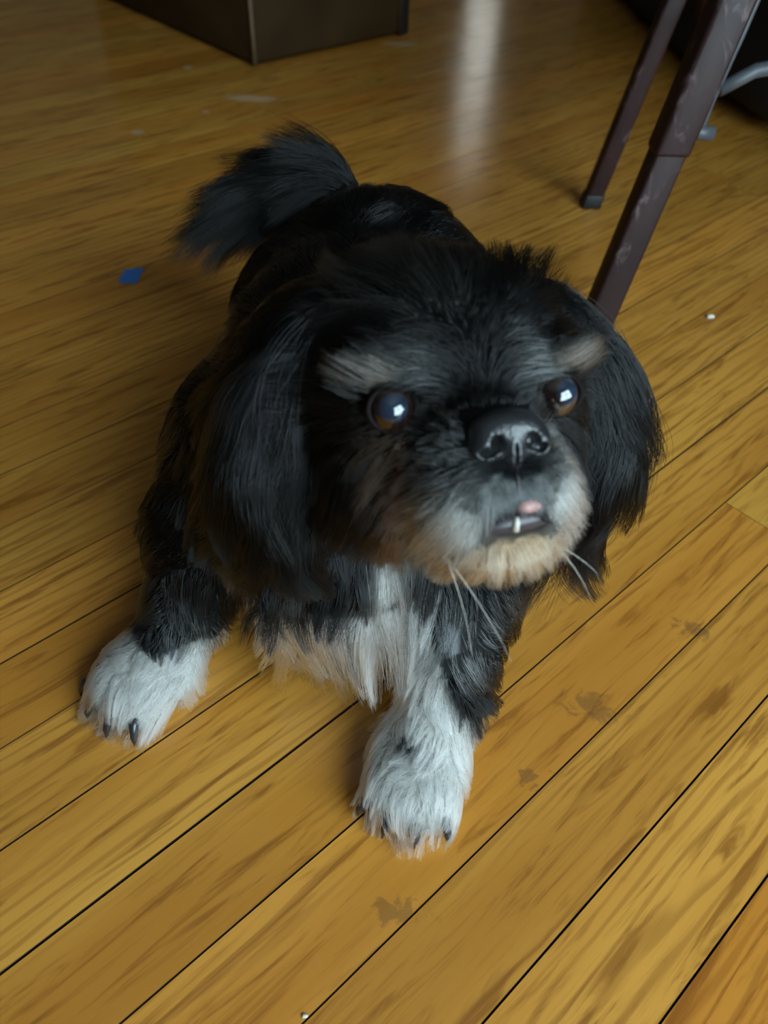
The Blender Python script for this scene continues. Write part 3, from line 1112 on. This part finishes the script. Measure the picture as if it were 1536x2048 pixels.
# the ear locks wave from side to side
earm = np.isin(RG, [GROUPS.index('ear_r'), GROUPS.index('ear_l')])
phs = rng.random(NS)[lj2] * 6.283
tt_ = np.arange(KS) / (KS - 1)
lat = norm(np.cross(RN, np.array([0, 0, 1.0])))
HAIR += (earm[:, None] * 0.0036 * tt_[None, :] * np.sin(8.0 * tt_[None, :] + phs[:, None]))[..., None] * lat[:, None, :]
HAIR[..., 2] = np.maximum(HAIR[..., 2], 0.0008)
LOCK = (0.4 + 7.0 * rng.random(NS) ** 3)[lj2]
HTONE = tone_of(RP, RG, JIT)
dk = HTONE.max(1) < 0.02
HTONE[dk] *= LOCK[dk][:, None]


def coat(name, mask, r_root, r_tip, label=None):
    idx = np.nonzero(mask)[0]
    hc = bpy.data.hair_curves.new(name)
    hc.add_curves([KS] * len(idx))
    hc.position_data.foreach_set('vector', HAIR[idx].astype(np.float32).ravel())
    prof = r_root + (r_tip - r_root) * (np.arange(KS) / (KS - 1)) ** 1.5
    ra = hc.attributes.get('radius') or hc.attributes.new('radius', 'FLOAT', 'POINT')
    ra.data.foreach_set('value', np.tile(prof, len(idx)).astype(np.float32))
    ta = hc.attributes.new('tone', 'FLOAT_COLOR', 'CURVE')
    ta.data.foreach_set('color', np.concatenate([HTONE[idx], np.ones((len(idx), 1))], 1).astype(np.float32).ravel())
    hc.materials.append(M['hair'])
    o = bpy.data.objects.new(name, hc)
    COL.objects.link(o)
    o.parent = dog
    o['kind'] = 'stuff'
    if label: o['label'] = label
    return o


gi = lambda *s: np.isin(RG, [GROUPS.index(x) for x in s])
x_, y_ = RP[:, 0], RP[:, 1]
coat('body_coat', gi('body'), 0.00016, 0.00004)
coat('leg_coat', gi('leg'), 0.00015, 0.00004)
coat('chest_bib', gi('bib'), 0.00015, 0.00004, 'shaggy white bib hanging below a black throat')
coat('paw_coat', gi('paw') & (x_ < -0.07) & (y_ < 0.4), 0.00013, 0.00004, 'white fur of the forepaw beside the black sleeve')
coat('paw_coat', gi('paw') & (x_ > -0.07) & (y_ < 0.4), 0.00013, 0.00004, 'white fur of the forepaw with a dark spot')
coat('paw_coat', gi('paw') & (y_ > 0.4), 0.00013, 0.00004)
coat('tail_plume', gi('tail'), 0.00014, 0.00003)
coat('head_coat', gi('skull'), 0.00011, 0.00003)
coat('eyebrow', gi('brow') & (RH[:, 0] < 0), 0.00010, 0.00003, 'pale grey eyebrow hair')
coat('eyebrow', gi('brow') & (RH[:, 0] >= 0), 0.00010, 0.00003, 'pale grey eyebrow hair')
coat('muzzle_coat', gi('muzzle'), 0.00009, 0.00003, 'grizzled grey and white muzzle hair')
coat('chin_coat', gi('chin'), 0.00009, 0.00003, 'cream and tan chin hair')
coat('ear_coat', gi('ear_r'), 0.00012, 0.00004, 'long black hanging ear fringe')
coat('ear_coat', gi('ear_l'), 0.00012, 0.00004, 'long black hanging ear fringe')
print('hairs', NS)


# eyes
def eye_material():
    M_ = Mat('dog_eye')
    tc = M_.n('ShaderNodeTexCoord')
    sep = M_.n('ShaderNodeSeparateXYZ')
    M_.l(tc.outputs['Object'], sep.inputs[0])
    r2 = M_.math('SQRT', M_.math('ADD', M_.math('POWER', sep.outputs[0], 2.0), M_.math('POWER', sep.outputs[1], 2.0)))
    M_.l(M_.ramp(M_.math('DIVIDE', r2, 0.0094), [(0.0, (0.016, 0.026, 0.045)), (0.50, (0.010, 0.017, 0.030)), (0.62, (0.011, 0.005, 0.003)), (0.80, (0.008, 0.004, 0.003)), (0.93, (0.008, 0.005, 0.005))]),
         M_.b.inputs['Base Color'])
    M_.set(Roughness=0.06, Specular_IOR_Level=0.6, Coat_Weight=1.0, Coat_Roughness=0.02)
    return M_.m


M['eye'] = eye_material()
M['lid'] = flat_mat('dark_eyelid', (0.008, 0.005, 0.005), 0.8, 0.1)


def nose_material():
    M_ = Mat('moist_black_nose')
    tc = M_.n('ShaderNodeTexCoord')
    v = M_.n('ShaderNodeTexVoronoi')
    v.inputs['Scale'].default_value = 900
    M_.l(tc.outputs['Object'], v.inputs['Vector'])
    M_.set(Base_Color=(0.012, 0.013, 0.015, 1), Roughness=0.32, Specular_IOR_Level=0.6)
    M_.bump(v.outputs['Distance'], 0.4, 0.0004)
    return M_.m


M['nose'] = nose_material()
M['lip'] = flat_mat('dark_lip', (0.030, 0.022, 0.028), 0.35, 0.5)
M['lip_pink'] = flat_mat('pink_lip', (0.42, 0.22, 0.21), 0.35, 0.5)
M['tooth'] = flat_mat('tooth', (0.50, 0.48, 0.42), 0.3, 0.5)
M['claw'] = flat_mat('dark_claw', (0.016, 0.018, 0.022), 0.28, 0.6)


def rot_to(vec):
    return Vector(vec).to_track_quat('Z', 'Y').to_matrix().to_4x4()


for s in (-1, 1):
    c = hw(s * 0.031, 0.0395, 0.0)
    look = norm((np.array([s * 0.22 + 0.10, 1.0, 0.06])[None] @ HA))[0]
    bm = bmesh.new()
    bmesh.ops.create_uvsphere(bm, u_segments=32, v_segments=24, radius=0.0094)
    for v in bm.verts:                               # corneal bulge towards +z
        if v.co.z > 0.0061: v.co.z += 0.9 * (v.co.z - 0.0061) ** 1.5 * 4.0
    e = obj('eye', bm, M['eye'], dog, True)
    e.matrix_local = Matrix.Translation(Vector(c)) @ rot_to(look)
    bm = bmesh.new()                                 # rim of dark skin round the eye
    ringp = []
    for k in range(25):
        a = 2 * math.pi * k / 24
        ringp.append((0.0092 * math.cos(a), 0.0079 * math.sin(a), 0.0044 + 0.0010 * math.cos(2 * a)))
    tube(bm, ringp, 0.0010, 8, False)
    r = obj('eyelid', bm, M['lid'], dog, True)
    r.matrix_local = Matrix.Translation(Vector(c)) @ rot_to(norm(np.array([s * 0.10, 1.0, 0.0])[None] @ HA)[0])

# nose leather with two nostrils
NV = 0.0008
NLO = np.array([-0.020, 0.046, -0.030]); ND = np.array([51, 44, 44])
gx = [NLO[i] + NV * np.arange(ND[i]) for i in range(3)]
NP_ = np.stack(np.meshgrid(*gx, indexing='ij'), -1)


def el(c, r):
    q = (NP_ - np.array(c)) / np.array(r)
    k0 = np.sqrt((q * q).sum(-1)) + 1e-9
    return k0 * (k0 - 1) / (np.sqrt(((q / np.array(r)) ** 2).sum(-1)) + 1e-9)


nacc = sum(np.exp(np.clip(-el(c, r) / 0.0012, -40, 40)) for c, r in
           (((0, 0.063, -0.0060), (0.0130, 0.0085, 0.0065)), ((-0.0085, 0.0645, -0.0115), (0.0062, 0.0070, 0.0060)),
            ((0.0085, 0.0645, -0.0115), (0.0062, 0.0070, 0.0060)), ((0, 0.0660, -0.0135), (0.0040, 0.0060, 0.0075)), ((0, 0.063, -0.019), (0.0030, 0.0050, 0.0060))))
nsd = -0.0012 * np.log(np.maximum(nacc, 1e-17))
for s in (-1, 1):
    hole = np.minimum(el((s * 0.0062, 0.0725, -0.0110), (0.0027, 0.0060, 0.0034)), el((s * 0.0095, 0.0715, -0.0135), (0.0032, 0.0055, 0.0019)))
    nsd = np.maximum(nsd, -hole)
nsd = np.maximum(nsd, -el((0, 0.0725, -0.0185), (0.0007, 0.0035, 0.0080)))
nme, _, _ = iso_mesh('nose', nsd.astype(np.float32), NLO, NV)
nco = np.array([hw(v.co[0] + 0.0025, v.co[1], v.co[2] - 0.0035) for v in nme.vertices])
nme.vertices.foreach_set('co', nco.astype(np.float32).ravel())
nme.update()
link_mesh('nose', nme, M['nose'], dog, True)

# mouth line: dark lips, a pink spot, a small tooth
def hp_(pts): return [hw(*p) for p in pts]


bm = bmesh.new()
tube(bm, hp_([(-0.021, 0.056, -0.0460), (-0.010, 0.063, -0.0425), (0.003, 0.0665, -0.0405), (0.015, 0.063, -0.0410), (0.024, 0.055, -0.0430)]), [0.001, 0.0036, 0.0046, 0.0038, 0.001], 10)
tube(bm, hp_([(0.0025, 0.0690, -0.0215), (0.0027, 0.0700, -0.0280), (0.003, 0.0690, -0.0340), (0.003, 0.0670, -0.0385)]), [0.0010, 0.0009, 0.0009, 0.0012], 8)
lip = obj('lip', bm, M['lip'], dog, True)
bm = bmesh.new()
bmesh.ops.create_icosphere(bm, subdivisions=3, radius=1.0)
for v in bm.verts: v.co = Vector(hw(0.0065 + v.co.x * 0.0045, 0.0690 + v.co.y * 0.0022, -0.0360 + v.co.z * 0.0024))
o = obj('pink_spot', bm, M['lip_pink'], lip, True); o['label'] = 'pink patch on the upper lip'
bm = bmesh.new()
tube(bm, hp_([(0.001, 0.0690, -0.0435), (0.001, 0.0705, -0.0410), (0.0012, 0.0708, -0.0390)]), [0.0014, 0.0012, 0.0006], 8)
obj('tooth', bm, M['tooth'], dog, True)

# claws
for cx, cy, base in ((-0.141, 0.248, math.atan2(-1, -0.75)), (0.028, 0.197, math.atan2(-1, -0.25))):
    for k in range(4):
        ang = base + (k - 1.5) / 1.5 * 0.62
        dx, dy = math.cos(ang), math.sin(ang)
        x0, y0 = cx + dx * 0.0325, cy + dy * 0.0325
        bm = bmesh.new()
        tube(bm, [(x0, y0, 0.0170), (x0 + dx * 0.007, y0 + dy * 0.007, 0.0165), (x0 + dx * 0.0115, y0 + dy * 0.0115, 0.0100), (x0 + dx * 0.0135, y0 + dy * 0.0135, 0.0026)],
             [0.0030, 0.0029, 0.0021, 0.0005], 9)
        obj('claw', bm, M['claw'], dog, True)

# whiskers
M['whisker'] = flat_mat('whisker', (0.65, 0.62, 0.55), 0.4, 0.5)
for s, dl, du, ln in ((1, 0.55, -0.75, 0.030), (1, 0.75, -0.5, 0.026), (-1, 0.25, -1.0, 0.036), (-1, 0.6, -1.0, 0.040)):
    a = np.array([s * 0.020, 0.056, -0.052])
    pts = [hw(*(a + np.array([dl * t * ln, (0.3 * t - 0.5 * t * t) * ln, du * t * ln - 0.1 * t * t * ln]))) for t in np.linspace(0, 1, 6)]
    bm = bmesh.new()
    tube(bm, pts, list(np.linspace(0.00014, 0.00004, 6)), 5)
    obj('whisker', bm, M['whisker'], dog, True)
